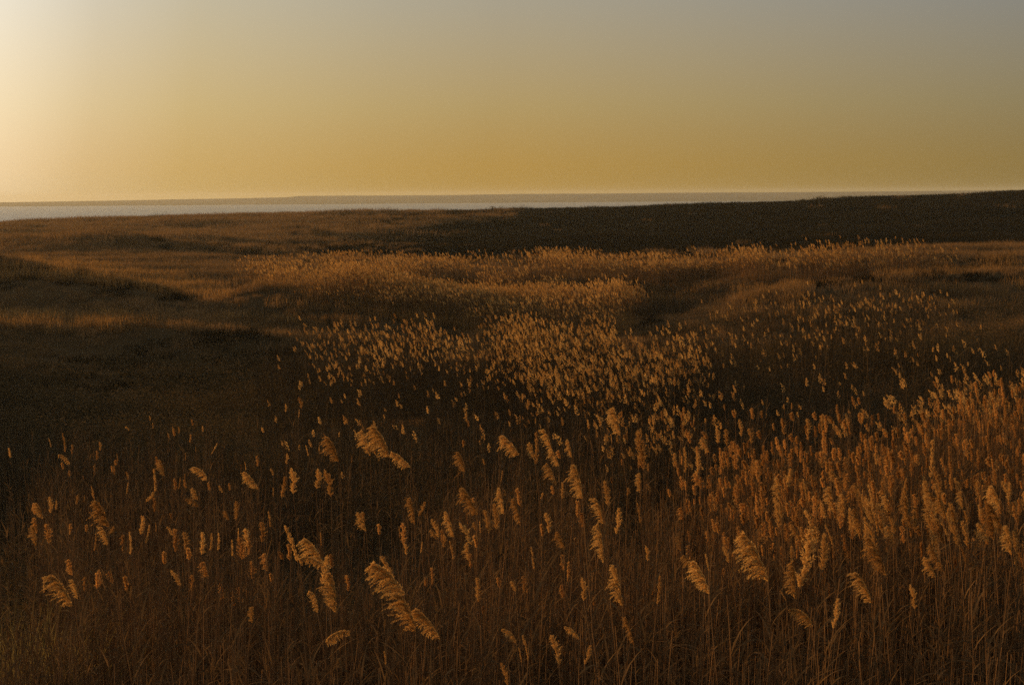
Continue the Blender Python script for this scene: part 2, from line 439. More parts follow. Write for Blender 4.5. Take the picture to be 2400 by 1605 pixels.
def fluff(mb, base, L_, ps, n=34, m=2):
    """cheap plume for the far reeds: a leaning plume-shaped cloud of slips"""
    b = rng.uniform(0.1, 0.7); ph = rng.uniform(-0.3, 0.3)
    for k in range(n):
        t = (k+.5)/n
        c = base+A([-L_*b*t*t, 0, L_*t*(1-0.25*b*t)])
        r = L_*0.24*1.75*(t+.10)**.45*(1-t)**.8
        c = c+A([rng.uniform(-1.25, .7)*r, rng.uniform(-.8, .8)*r, rng.uniform(-.4, .3)*r])
        d = unit(A([-.45, ph, .8])+rv(.45))*0.030*ps**.5*rng.uniform(.7, 1.3)
        wv = unit(np.cross(d, rv(1)))*0.0065*ps*rng.uniform(.6, 1.2)
        mb.quad(c-d*.5, c+wv, c+d*.6, c-wv, m)

def tuft(nb, rad, h0, h1, wd, m=0, spread=0.35):
    mb = MB()
    for i in range(nb):
        r = rad*math.sqrt(rng.uniform()); a = rng.uniform(0, 6.28); y = rng.uniform(0, 6.28)
        o = A([r*math.cos(a), r*math.sin(a), -0.03]); H = rng.uniform(h0, h1)
        tip = o+A([math.cos(y)*H*spread*rng.uniform(.2, 1.3), math.sin(y)*H*spread*rng.uniform(.2, 1.3), H])
        md = (o+tip)/2+A([0, 0, H*.12]); y2 = rng.uniform(0, 6.28); W = A([math.cos(y2), math.sin(y2), 0])*wd*rng.uniform(.6, 1.4)
        k = len(mb.v); mb.v += [o-W, o+W, md+W*.8, md-W*.8, tip]
        mb.f += [(k, k+1, k+2, k+3), (k+3, k+2, k+4)]; mb.m += [m, m]
    return mb
def scrub_tuft(nb, rad, h, sz):
    mb = MB()
    for i in range(nb):
        r = rad*math.sqrt(rng.uniform()); a = rng.uniform(0, 6.28)
        c = A([r*math.cos(a), r*math.sin(a), h*rng.uniform(0, 1)*(1-0.5*(r/rad)**2)])
        d = unit(rv(1)+A([0, 0, .6]))*sz*rng.uniform(.6, 1.5); wv = unit(np.cross(d, rv(1)))*sz*.22
        mb.quad(c-d*.5, c+wv, c+d*.5, c-wv, 0)
    return mb

# ------------------------------------------------------------------ scatter as ONE object via geometry nodes
def scatter(name, label, protos, P, yaw, scale, idx, tilt=None, mats=()):
    pc = bpy.data.collections.new(name+'_kinds')
    for i, me in enumerate(protos):
        pc.objects.link(bpy.data.objects.new('%s_kind_%02d' % (name, i), me))
    me = bpy.data.meshes.new(name)
    n = len(P); me.vertices.add(n); me.vertices.foreach_set('co', np.asarray(P, np.float32).ravel())
    rot = np.zeros((n, 3), np.float32); rot[:, 2] = yaw
    if tilt is not None: rot[:, :2] = tilt
    a = me.attributes.new('rot', 'FLOAT_VECTOR', 'POINT'); a.data.foreach_set('vector', rot.ravel())
    a = me.attributes.new('scl', 'FLOAT', 'POINT'); a.data.foreach_set('value', np.asarray(scale, np.float32))
    a = me.attributes.new('idx', 'INT', 'POINT'); a.data.foreach_set('value', np.asarray(idx, np.int32))
    for m in mats: me.materials.append(m)
    o = obj(name, me)
    g = bpy.data.node_groups.new(name, 'GeometryNodeTree')
    g.interface.new_socket('Geometry', in_out='INPUT', socket_type='NodeSocketGeometry')
    g.interface.new_socket('Geometry', in_out='OUTPUT', socket_type='NodeSocketGeometry')
    nd = g.nodes; lk = g.links
    gi = nd.new('NodeGroupInput'); go = nd.new('NodeGroupOutput')
    ip = nd.new('GeometryNodeInstanceOnPoints'); ci = nd.new('GeometryNodeCollectionInfo')
    ci.inputs['Collection'].default_value = pc; ci.inputs['Separate Children'].default_value = True
    def at(nm, ty):
        q = nd.new('GeometryNodeInputNamedAttribute'); q.data_type = ty; q.inputs[0].default_value = nm
        return q.outputs[0]
    lk.new(gi.outputs[0], ip.inputs['Points']); lk.new(ci.outputs[0], ip.inputs['Instance'])
    ip.inputs['Pick Instance'].default_value = True
    lk.new(at('idx', 'INT'), ip.inputs['Instance Index'])
    er = nd.new('FunctionNodeEulerToRotation'); lk.new(at('rot', 'FLOAT_VECTOR'), er.inputs[0])
    lk.new(er.outputs[0], ip.inputs['Rotation'])
    lk.new(at('scl', 'FLOAT'), ip.inputs['Scale'])
    lk.new(ip.outputs[0], go.inputs[0])
    md = o.modifiers.new('scatter', 'NODES'); md.node_group = g
    return tag(o, label, kind='stuff')

def in_poly(u, v, poly):
    r = np.zeros(u.shape, bool); j = len(poly)-1
    for i in range(len(poly)):
        xi, yi = poly[i]; xj, yj = poly[j]
        c = ((yi > v) != (yj > v)) & (u < (xj-xi)*(v-yi)/((yj-yi) if yj != yi else 1e-9)+xi)
        r ^= c; j = i
    return r
def sample(n, d0, d1, tmax=0.46):
    """uniform over the ground wedge in front of the camera"""
    d = np.sqrt(rng.uniform(d0*d0, d1*d1, n)); t = rng.uniform(-tmax, tmax, n)
    return t*(d+1.5), d
def patchn(x, y, s, k=0):
    return 0.5+0.25*(wav(x, y, s, 6+k % 3)+wav(x, y, s*.63, 9+k % 3))+0.12*wav(x, y, s*.31, 4)*wav(x, y, s*.23, 5)

def tops(x, y, H):
    return project(np.stack([x, y, ground_z(x, y)+H], -1))
def jit(u, v, a): return u+rng.normal(0, a, u.shape), v+rng.normal(0, a*.5, v.shape)

# ------------------------------------------------------------------ reed bed masses (nobody could count these)
P_RIGHT = [(1590, 1120), (1640, 1010), (1800, 985), (1960, 945), (2150, 935), (2300, 885), (2700, 880), (2900, 1300),
           (2200, 1290), (2000, 1260), (1800, 1240), (1640, 1190)]
P_R2 = [(1440, 945), (1640, 940), (1650, 1000), (1600, 1040), (1480, 1020)]
P_B1 = [(700, 800), (760, 752), (900, 748), (1010, 762), (1100, 790), (1180, 815), (1170, 875), (1000, 850), (860, 840), (740, 840)]
P_B2 = [(1150, 756), (1250, 752), (1330, 775), (1400, 755), (1450, 790), (1640, 780), (1665, 820), (1610, 880), (1540, 905), (1400, 905), (1270, 915), (1240, 870), (1170, 830)]
P_SCAT = [(600, 850), (900, 840), (1250, 860), (1650, 850), (1700, 1010), (1500, 1060), (600, 1010)]
P_RS = [(1600, 730), (1830, 690), (2200, 690), (2360, 740), (2360, 860), (2150, 880), (1900, 930), (1650, 930), (1600, 850)]
P_RS2 = [(1820, 725), (1960, 695), (2190, 690), (2180, 745), (2000, 770), (1830, 770)]
P_LEFT = [(90, 1020), (300, 985), (500, 1000), (620, 1080), (620, 1260), (60, 1260), (50, 1150)]
P_MIDB = [(1000, 1050), (1600, 1050), (1640, 1260), (1050, 1260)]

# near stalks -------------------------------------------------------------
def litter():
    mb = MB(); H = rng.uniform(.9, 1.6)
    P = stem_pts(H, .1, rng.uniform(0, 6.28), 4); mb.tube(P, np.linspace(.0048, .0036, 5), 3, 0)
    a = rng.uniform(0, 6.28); d = unit(A([math.cos(a), math.sin(a), rng.uniform(-.9, .1)])); ln = rng.uniform(.4, .9)
    mb.tube([P[-1], P[-1]+d*ln*.5, P[-1]+d*ln+A([0, 0, -.06])], [.0036, .003, .0018], 3, 0)
    for k in range(4):
        t = rng.uniform(.3, 1); leaf_into(mb, A([0, 0, H*t]), rng.uniform(0, 6.28), rng.uniform(.25, .5), rng.uniform(.010, .017), rng.uniform(.6, 1.3), rng.uniform(.8, 2.4), 1, 6)
    return mb.build('stalk', [M_stem, M_leaf, M_plume])
near_protos = [litter() for _ in range(5)]+[stalk(rng.uniform(1.7, 2.15), 2, n=3) for _ in range(9)] + \
              [stalk(rng.uniform(1.60, 2.45), 3, random.choice(['upright', 'thin', 'comb', 'upright', 'oval', 'arch', 'thin']), 0.75, n=2) for _ in range(26)]
belt_u = [-400, 0, 200, 260, 700, 1000, 1300, 1430, 1560, 1640, 1800, 2000, 2150, 2300, 2800]
belt_v = [1330, 1330, 1290, 1250, 1255, 1250, 1235, 1185, 1130, 1055, 1015, 978, 960, 915, 905]
x, y = sample(95000, 5.0, 36, 0.50)
u, v = tops(x, y, 2.25); uj, vj = jit(u, v, 14)
bv = np.interp(uj, belt_u, belt_v)
dens = np.where(vj > bv, 1.0, 0.05)
dens = np.where((vj > bv) & (y < 15), 1.0, dens*np.where(y > 15, 0.62, 1))
dens = dens*(0.55+0.45*np.clip(patchn(x, y, 1.1), 0, 1))
dens = np.where(in_poly(uj, vj, P_LEFT) & (vj < bv), 0.14, dens)
dens = np.where(in_poly(uj, vj, P_MIDB) & (vj < bv), 0.14, dens)
keep = rng.uniform(size=len(x)) < dens*0.80
x, y, u, v = x[keep], y[keep], u[keep], v[keep]
uj, vj = jit(u, v, 20)
pp = np.full(len(x), 0.004)
pp = np.where(in_poly(uj, vj, P_RIGHT), np.interp(vj, [1020, 1180, 1290], [0.46, 0.28, 0.08])*np.clip(.25+1.25*patchn(x, y, 1.6, 1), .3, 1.3), pp)
pp = np.where(in_poly(uj, vj, P_R2), 0.75, pp)
pp = np.where(in_poly(uj, vj, P_LEFT), 0.035, pp)
pp = np.where(in_poly(uj, vj, P_MIDB), 0.04, pp)
pp = np.where((vj > 1225) & (vj < 1300) & (uj > 230) & (uj < 1450), 0.07, pp)
pp = np.where((vj > 1300) & (pp > .1), 0.05, pp)
pp = np.where((y < 10.5) | ((vj > 1310) & (uj < 1560)), 0.0, pp)
hasp = rng.uniform(size=len(x)) < pp
idx = np.where(hasp, rng.integers(14, 40, len(x)), rng.integers(0, 14, len(x)))
near_xy = (x, y, hasp, u, v)
sc = rng.uniform(0.78, 1.12, len(x))
NEAR = dict(P=np.stack([x, y, ground_z(x, y)-0.03], -1), yaw=rng.uniform(-1.2, 1.2, len(x)), scale=sc, idx=idx,
            tilt=rng.normal(0, 0.028, (len(x), 2)))

# middle distance clumps ----------------------------------------------------
bare = [clump(12, .45, 1.3, 2.2, 0) for _ in range(5)]
plumy = [clump(10, .45, 1.7, 2.5, 6, 1.5, pl=(.13, .21)) for _ in range(9)]
single = [clump(rng.integers(2, 5), .2, 1.6, 2.6, 1, 1.6, pl=(.14, .24)) for _ in range(14)]
x, y = sample(60000, 26, 74, 0.44)
u, v = tops(x, y, 2.3); uj, vj = jit(u, v, 9)
bv = np.interp(uj, belt_u, belt_v)
kind = np.full(len(x), -1); q = rng.uniform(size=len(x))
def setk(mask, p, k):
    kind[mask & (q < p)] = k
setk((v > 780) & (v < 1060) & (uj > 620+0.8*(v-780)*0), 0.05, 0)
setk((v > 740) & (v < 900) & (uj > 1500), 0.05, 0)
setk((v > 940) & (u < 620), 0.03, 0)
setk(in_poly(uj, vj, P_SCAT), 0.025, 2)
setk(in_poly(uj, vj, P_RS), 0.035, 2)
setk(in_poly(uj, vj, P_RS2), 0.13, 2)
setk(in_poly(uj, vj, P_B1), 0.13, 2)
setk(in_poly(uj, vj, P_B1), 0.035, 1)
setk(in_poly(uj, vj, P_B2), 0.13, 1)
setk(in_poly(uj, vj, P_B2) & (kind < 0), 0.30, 2)
setk(in_poly(uj, vj, P_R2), 0.10, 1)
setk(in_poly(uj, vj, P_RIGHT) & (vj < 1000), 0.11, 1)
kind[(y < 34) & (vj > bv) & (kind == 0)] = -1
m_ = kind >= 0
x, y, kind = x[m_], y[m_], kind[m_]
idx = np.where(kind == 0, rng.integers(0, 5, len(x)), np.where(kind == 1, rng.integers(5, 14, len(x)), rng.integers(14, 28, len(x))))
scatter('reed_bed', 'mass of pale plumed reeds filling the hollow', bare+plumy+single,
        np.stack([x, y, ground_z(x, y)-.03], -1), rng.uniform(-1.3, 1.3, len(x)), rng.uniform(.68, 1.12, len(x)), idx,
        rng.normal(0, .08, (len(x), 2)))
print('mid', len(x))

# far reed belt with golden tips -------------------------------------------
A_u = [560, 700, 900, 1000, 1200, 1235, 1300, 1400, 1500, 1600, 1750, 1900, 2000, 2080, 2140, 2260]
A_v = [606, 607, 599, 593, 588, 586, 579, 586, 592, 585, 570, 567, 556, 552, 559, 570]
farp = [clump(14, 1.0, 1.1, 2.1, 9, 2.3, .014, 2, (.16, .27), dim=False) for _ in range(7)]
farb = [clump(14, 1.0, .8, 1.4, 0, 3.0, .02, 3) for _ in range(4)]
x, y = sample(50000, 74, 135, 0.42)
u, v = tops(x, y, 2.2); uj, vj = jit(u, v, 5)
av = np.interp(uj, A_u, A_v, left=9999, right=9999)
thick = np.interp(uj, [560, 850, 1200, 1700, 2100, 2260], [5, 16, 22, 25, 22, 4])
thick = thick*np.clip(0.35+1.1*patchn(x, y, 3.2, 1), .3, 1.25)
hit = (vj > av+4) & (vj < av+thick) & ~((uj > 1225) & (uj < 1240))
hit &= (y > 84)
k1 = hit & (rng.uniform(size=len(x)) < 0.34*np.interp(uj, [560, 850, 1000, 2050, 2260], [.12, .4, 1, 1, .15])*np.clip(1.35-(vj-av)/thick, .1, 1))
k3 = (vj > 610) & (vj < 780) & (rng.uniform(size=len(x)) < 0.04*np.clip((uj-450)/300, 0, 1))
kind = np.where(k1, 1, np.where(k3, 0, -1))
m_ = kind >= 0
scatter('far_reed_belt', 'belt of golden tipped reeds along the foot of the dark hill', farp+farb,
        np.stack([x, y, ground_z(x, y)-.03], -1)[m_], rng.uniform(-.8, .8, m_.sum()), rng.uniform(.8, 1.15, m_.sum()),
        np.where(kind[m_] == 1, rng.integers(0, 7, m_.sum()), rng.integers(7, 11, m_.sum())))
# winding low stands of fine reed on the swells of the middle distance
low = [clump(26, .9, .8, 1.5, 20, 1.5, .010, 1, (.11, .20), dim=False) for _ in range(7)]
seedg = []
for _ in range(6):
    t_ = tuft(90, .8, .35, .75, .008, 0, .35)
    t_.m = [0 if rng.uniform() < .6 else 1 for _ in t_.m]
    seedg.append(t_.build('seed', [M_gold, M_grass]))
Q = [([(560, 610), (900, 598), (1060, 610), (1150, 640), (1040, 642), (900, 630), (560, 627)], .08, .35),
     ([(640, 638), (900, 634), (1000, 660), (1130, 682), (1350, 674), (1460, 666), (1490, 700), (1440, 728), (1150, 738), (1000, 712), (880, 690), (640, 668)], .22, .5),
     ([(1130, 630), (1240, 630), (1345, 662), (1325, 682), (1230, 668), (1140, 650)], .22, .3),
     ([(-80, 583), (180, 583), (380, 608), (620, 660), (560, 672), (330, 628), (-80, 606)], .0, .22),
     ([(-80, 688), (300, 684), (800, 706), (1000, 712), (800, 724), (200, 712), (-80, 706)], .0, .11),
     ([(1500, 640), (1900, 618), (2420, 612), (2420, 640), (1900, 650), (1500, 690)], .0, .05),
     ([(1680, 690), (2000, 662), (2420, 655), (2420, 680), (2000, 690), (1680, 716)], .0, .05),
     ([(1300, 600), (2150, 575), (2420, 572), (2420, 600), (1700, 612), (1400, 625)], .0, .06)]
x, y = sample(60000, 56, 132, 0.42)
u, v = tops(x, y, 1.2); uj, vj = jit(u, v, 7)
pl_ = np.zeros(len(x)); ps_ = np.zeros(len(x))
for poly, a, b in Q:
    ins = in_poly(uj, vj, poly); pl_[ins] = a; ps_[ins] = b
cl_ = .35+.9*np.clip(patchn(x, y, 2.6, 2), 0, 1)
qq = rng.uniform(size=len(x)); m1 = qq < pl_*cl_; m2 = (~m1) & (rng.uniform(size=len(x)) < ps_*cl_)
m_ = m1 | m2
scatter('low_reeds', 'winding bands of low golden reed on the middle swells', low+seedg, np.stack([x, y, ground_z(x, y)-.03], -1)[m_],
        rng.uniform(-1, 1, m_.sum()), rng.uniform(.75, 1.2, m_.sum()), np.where(m1[m_], rng.integers(0, 7, m_.sum()), rng.integers(7, 13, m_.sum())))
print('low', m1.sum(), m2.sum())

# grass cover ---------------------------------------------------------------
gr = [tuft(90, .9, .25, .75, .014, 0, .5).build('grass', [M_grass]) for _ in range(6)]
scr = [scrub_tuft(150, .9, .8, .07).build('scrub', [M_scrub]) for _ in range(5)]
x1, y1 = sample(16000, 45, 140, 0.42); x2, y2 = sample(34000, 135, 345, 0.42)
x = np.concatenate([x1, x2]); y = np.concatenate([y1, y2])
sc = np.clip(y/120, .7, 1.9)*rng.uniform(.5, 1.2, len(x))
sc *= 0.55+0.6*np.clip(patchn(x, y, 6), 0, 1)
hm = np.clip((x+42)/34, 0, 1)*np.clip((y-118)/32, 0, 1)  # right hillside, where shade is painted as near-black grass
DARK = [[(-60, 617), (130, 615), (200, 632), (400, 660), (500, 698), (300, 692), (150, 676), (-60, 664)],  # mound face, folds and hollow: shade painted with dark grass
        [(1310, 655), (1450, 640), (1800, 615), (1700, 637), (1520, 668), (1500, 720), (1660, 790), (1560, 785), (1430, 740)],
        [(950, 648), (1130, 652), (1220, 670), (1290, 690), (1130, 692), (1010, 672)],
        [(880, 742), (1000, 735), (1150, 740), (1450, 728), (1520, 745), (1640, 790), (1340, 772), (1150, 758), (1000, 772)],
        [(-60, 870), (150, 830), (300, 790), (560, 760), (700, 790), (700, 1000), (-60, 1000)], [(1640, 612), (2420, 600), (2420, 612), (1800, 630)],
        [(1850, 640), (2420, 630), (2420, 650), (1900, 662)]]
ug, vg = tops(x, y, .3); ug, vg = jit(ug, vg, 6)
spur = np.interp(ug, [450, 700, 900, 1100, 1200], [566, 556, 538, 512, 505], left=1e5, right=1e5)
hm = hm*(1-.9*np.exp(-((vg-spur)/6)**2))  # brown grass kept along the spur paints its lit crest
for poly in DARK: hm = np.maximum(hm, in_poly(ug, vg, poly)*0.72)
hk = rng.uniform(size=len(x)) < hm*0.996
gk = ~hk
scatter('painted_shade_grass', 'dark low grass painting shade onto the slopes below the skyline', [tuft(80, .9, .25, .6, .018, 0, .5).build('painted_shade_grass', [M_shade]) for _ in range(4)],
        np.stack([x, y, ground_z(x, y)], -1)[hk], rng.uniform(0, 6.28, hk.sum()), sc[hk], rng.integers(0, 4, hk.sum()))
x, y, sc = x[gk], y[gk], sc[gk]
scatter('grass', 'dry brown grass covering the rolling slopes', gr, np.stack([x, y, ground_z(x, y)], -1),
        rng.uniform(0, 6.28, len(x)), sc, rng.integers(0, 6, len(x)))
x, y = sample(16000, 12, 70, 0.46)
u, v = tops(x, y, .4)
kk = rng.uniform(size=len(x)) < np.where(y < 60, .9, .3)*np.clip(patchn(x, y, 3)*1.3, .3, 1)
x, y = x[kk], y[kk]
scatter('undergrowth', 'dark low undergrowth between the reeds', scr, np.stack([x, y, ground_z(x, y)-.05], -1),
        rng.uniform(0, 6.28, len(x)), rng.uniform(.6, 1.35, len(x)), rng.integers(0, 5, len(x)))

# ------------------------------------------------------------------ reeds one can single out
# plume outlines in photo pixels: tip x, tip y, base x, base y, form, width factor
Z = .42735
def reg(ox, rows): return [(ox+a*Z, 935+b*Z, ox+c*Z, 935+d*Z, s, w_) for a, b, c, d, s, w_ in rows]
c_, o_, t_, h_, up = 'comb', 'oval', 'thin', 'arch', 'upright'
H1 = reg(0, [(50,268,58,322,up,1),(268,215,283,262,t_,1),(345,190,362,290,t_,1),(325,305,385,358,h_,1),(548,235,553,282,up,1),
 (643,300,648,345,t_,1),(690,150,712,170,h_,1),(822,92,826,120,up,1),(838,130,842,162,t_,1),(948,150,950,187,t_,1),(980,150,984,187,up,1),
 (1112,148,1116,180,up,1),(1192,242,1162,302,t_,1),(1075,262,1076,290,t_,1),(1018,295,1020,337,t_,1),(880,335,905,420,c_,1),(845,390,855,510,t_,1),
 (695,398,707,442,up,1),(705,458,698,520,t_,1),(1085,372,1137,447,h_,1.5),(992,430,984,492,t_,1),(1016,410,1010,472,t_,1),(1062,488,1090,552,c_,1.1),
 (1030,545,1092,590,h_,1.2),(203,568,240,656,c_,1),(276,538,281,622,up,1.1),(314,558,309,607,up,1),(430,527,422,577,up,1),(465,528,465,562,t_,1),
 (503,480,523,562,t_,1),(540,562,600,700,o_,1.35),(560,700,597,800,c_,1),(530,740,524,832,t_,1),(632,700,600,747,h_,1),(188,698,202,802,c_,1),
 (850,513,805,562,h_,1),(790,653,773,742,up,1.1),(822,692,803,792,t_,1.2),(857,678,860,727,t_,1),(922,700,950,747,h_,1),(1208,473,1226,512,o_,1),
 (1278,550,1301,662,h_,.6),(1238,612,1261,662,c_,1),(1345,345,1352,392,t_,1),(1342,398,1420,492,c_,1),(1490,380,1502,418,h_,1),(1578,300,1574,356,up,1.1),
 (1568,428,1548,542,up,1),(1605,383,1614,517,up,1.1),(1752,388,1742,490,up,1.3),(1788,393,1822,532,up,1),(1800,207,1862,342,c_,1.1),(1678,255,1694,312,t_,1),
 (1568,28,1569,70,up,1),(1643,-8,1657,50,up,1.3),(1642,58,1640,100,t_,1),(1440,678,1440,782,up,1.1),(1475,618,1487,702,t_,1.2),(1310,708,1310,772,t_,1),
 (1348,713,1366,812,up,1.2),(1275,773,1279,862,t_,1),(1015,733,1021,822,up,1.2),(1116,733,1110,852,up,1.1),(1165,738,1160,830,t_,1.4),(1205,738,1200,830,t_,1.4),
 (295,963,403,1133,c_,1.15),(398,990,432,1092,c_,.8),(1690,760,1775,905,c_,1.3),(1640,880,1800,925,h_,.9),(1568,700,1640,892,t_,1.1),(1762,733,1767,802,t_,1.3),
 (1800,865,1770,1010,up,1),(1812,950,1848,1168,c_,.9),(1688,1050,1747,1168,h_,.8),(1397,1140,1390,1225,o_,1.1),(245,983,246,1062,t_,1),(1795,1330,1930,1270,h_,1.0),(1500,485,1502,535,t_,1)])
H2 = reg(800, [(113,170,160,310,c_,.9),(160,143,192,305,c_,.7),(185,150,268,318,c_,1.15),(280,290,382,372,c_,1.0),(643,290,682,397,c_,1),(657,398,626,432,t_,1),
 (690,78,692,127,o_,1),(765,140,766,172,up,1.2),(922,58,928,92,up,1.2),(1028,3,1024,57,up,1.3),(1213,103,1217,147,up,1.2),(1354,113,1359,164,up,1.2),(1418,103,1423,152,up,1.2),
 (1403,173,1407,210,up,1.2),(982,88,984,120,t_,1),(1065,103,1067,135,t_,1),(887,198,977,307,c_,1.1),(1071,187,1070,355,t_,1.3),(1030,240,1062,332,c_,.8),(1107,167,1162,295,c_,.8),
 (1150,272,1197,367,c_,.9),(1243,223,1268,322,o_,.8),(1128,353,1182,472,c_,.9),(1217,458,1214,547,up,1),(1278,362,1327,548,c_,.8),(1500,50,1532,197,o_,1.15),(1480,193,1486,242,t_,1),
 (1632,183,1656,378,up,1),(1690,353,1690,397,o_,1),(780,328,789,362,up,1.2),(885,393,878,452,t_,1),(667,487,752,633,c_,.9),(860,487,897,632,c_,.6),(845,578,856,712,up,1),
 (938,548,987,692,c_,.6),(1112,513,1098,547,h_,1),(373,543,406,687,c_,.7),(455,553,428,642,h_,.7),(128,622,130,707,o_,1),(60,313,60,347,t_,1.3),(568,618,622,757,c_,.6),
 (498,713,532,768,c_,1),(1450,453,1466,582,up,1),(1395,545,1442,682,c_,.9),(1524,598,1514,737,up,.9),(1393,680,1442,897,c_,.6),(1582,488,1572,532,up,1.4),(1640,408,1642,512,o_,.9),
 (350,788,362,852,up,1.1),(448,785,440,842,t_,1.2),(600,780,620,880,t_,1.2),(570,745,566,812,up,1.2),(210,888,352,1070,c_,1.45),(325,1060,415,1272,c_,1.2),(420,1150,547,1315,c_,1.05),
 (752,983,756,1112,up,1.1),(938,1000,962,1052,up,1.4),(1328,983,1336,1102,up,1),(1500,918,1547,1135,o_,.75),(1750,973,1740,1127,t_,1.1),(890,1260,967,1335,h_,1),
 (1158,1298,1202,1452,up,.9),(1222,1252,1312,1315,h_,.8),(1372,1350,1344,1452,up,.9),(980,1363,997,1442,t_,1),(1000,1298,1036,1432,t_,1),(880,1448,922,1565,up,.8),(1548,1198,1612,1345,c_,.5),
 (243,1383,251,1455,t_,1.2),(1830,298,1830,372,up,1.1),(735,675,740,720,c_,1),(762,672,766,735,t_,1.2),(320,700,325,760,t_,1.2)])
H3 = reg(1600, [(10,855,75,935,c_,1),(65,885,152,1065,c_,.95),(340,735,475,995,c_,1.0),(700,715,648,1030,up,.9),(592,888,622,1090,c_,.7),(785,745,768,935,up,1),(1015,755,1122,965,c_,.8),
 (955,950,1042,1115,c_,.95),(615,1145,718,1245,h_,1.2),(852,1093,834,1255,up,.8),(430,338,388,435,c_,1),(602,385,568,485,up,1.3),(815,395,882,468,c_,1),(1228,438,1198,575,t_,1),
 (1330,428,1341,532,up,1.1),(1470,570,1502,692,up,1),(84,298,83,420,up,.9),(12,268,20,402,t_,1.2),(108,218,150,292,c_,1),(192,150,196,242,up,1.1),(240,168,246,252,up,1.2),(313,113,326,202,up,1),
 (368,163,380,242,up,1.1),(234,28,236,62,o_,1),(560,28,561,57,o_,1),(602,23,600,56,up,1.3),(440,63,440,105,o_,1),(290,58,292,97,up,1.3),(545,115,560,195,up,1.1),(770,85,765,170,up,1.1),
 (900,80,905,150,up,1.1),(1000,60,985,140,c_,.9),(690,110,692,190,up,1.2),(520,560,523,640,up,1.1),(945,460,975,520,h_,1),(1630,580,1636,650,up,1.1),(1700,560,1690,640,up,1.2),(1725,610,1730,690,o_,.8),
 (130,850,150,940,t_,1.2),(540,1050,575,1105,t_,1.1),(1800,460,1790,560,up,1.1),(1375,230,1365,430,t_,1.3),(1060,300,1068,360,up,1.2),(1585,560,1583,610,t_,1.3),(640,560,628,650,t_,1.3),(700,515,688,600,t_,1.3),(1095,1020,1100,1060,t_,1)])
HERO = H1+H2+H3

plume_me = {}
for s_, n_ in ((c_, 7), (o_, 3), (t_, 4), (h_, 4), (up, 6)):
    plume_me[s_] = []
    for k in range(n_):
        mb = MB(); P = plume_into(mb, 0.30, s_, 1.15)
        me = mb.build('plume', M_plume)
        plume_me[s_].append((me, A(P[-1])))
leaf_me = []
for k in range(8):
    mb = MB(); leaf_into(mb, A([0, 0, 0]), 0, rng.uniform(.25, .48), rng.uniform(.008, .013), rng.uniform(.8, 1.3), rng.uniform(.6, 2.0), 0, 7)
    leaf_me.append(mb.build('leaf', M_leaf))

YY = np.geomspace(5.5, 90, 400)
def march(u, v, H):
    d = ray(u, v); p = (d/d[1])[None, :]*YY[:, None]
    dz = p[:, 2]+CAMZ-H-ground_z(p[:, 0], p[:, 1])
    k = np.argmax(dz < 0) if (dz < 0).any() else len(YY)-1
    return p[k]+A([0, 0, CAMZ]), YY[k]

FORM = {c_: 'one-sided plume combed out to the left', o_: 'full rounded plume', t_: 'narrow closed plume', h_: 'plume bowed over to the left', up: 'upright feathery plume'}
hero_list = []
def make_reed(tip, base, style, wf, H, label, group):
    """tip/base: world points of the plume"""
    tip = A(tip); base = A(base)
    g = float(ground_z(base[0], base[1]))
    root = bpy.data.objects.new('reed', None); COL.objects.link(root)
    sway = rng.uniform(-.12, .12, 2)
    lean_x = float(np.clip((tip[0]-base[0])*0.5, -.25, .25))
    foot = A([base[0]+sway[0]-lean_x*.0+0.10*np.sign(lean_x)*-1, base[1]+sway[1], 0]); foot[2] = float(ground_z(foot[0], foot[1]))-.02
    root.location = foot; root.empty_display_size = .1
    tag(root, label, 'reed', group)
    n = 9; rel = base-foot; pts = []
    for i in range(n+1):
        t = i/n; b = t**1.7
        pts.append(A([rel[0]*b+.01*math.sin(5*t), rel[1]*b, rel[2]*t]))
    mb = MB(); mb.tube(pts, np.linspace(.0050, .0024, n+1), 5); obj('stem', mb.build('stem', M_stem), root)
    me, ptip = random.choice(plume_me[style])
    pl = obj('plume', me, root)
    ln = np.linalg.norm(tip-base); s = ln/np.linalg.norm(ptip)
    q = mathutils.Vector(ptip).rotation_difference(mathutils.Vector(tip-base))
    loc = mathutils.Vector(pts[-1])
    if style == 'thin': wf *= .75
    pl.matrix_local = mathutils.Matrix.Translation(loc) @ q.to_matrix().to_4x4() @ mathutils.Matrix.Diagonal((s*wf, s*wf, s, 1))
    for k in range(rng.integers(3, 6)):
        t = rng.uniform(.35, .93); i = min(int(t*n), n-1)
        p = pts[i]+(pts[i+1]-pts[i])*(t*n-i)
        lf = obj('leaf', random.choice(leaf_me), root); lf.location = p; lf.rotation_euler = (0, 0, rng.uniform(0, 6.28))
        lf.scale = (rng.uniform(.7, 1.2),)*3
    return root

def where(u, v):
    cx = ['at the far left', 'left of the middle', 'near the middle', 'right of the middle', 'towards the right', 'at the far right'][int(np.clip(u/400, 0, 5))]
    return cx
cand = []
for (a, b, c, d, s_, w_) in HERO:
    H = rng.uniform(2.25, 3.0)
    lenpx = math.hypot(a-c, b-d)
    best = None
    for H in np.linspace(1.7, 3.2, 11):
        p, yy = march(a, b, H)
        L_ = lenpx*yy/F
        sc_ = abs(math.log(max(L_, .02)/.26))*1.0+abs(H-2.5)*.6+rng.uniform(0, .12)
        if best is None or sc_ < best[0]: best = (sc_, p, yy, L_, H)
    _, p, yy, L_, H = best
    d0 = ray(a, b); d1 = ray(c, d)
    dep = d0*(yy/d0[1]); bas = d1*(yy/d1[1])
    cand.append((yy, dep+A([0, 0, CAMZ]), bas+A([0, 0, CAMZ]), s_, w_, H, L_, a, b, lenpx))
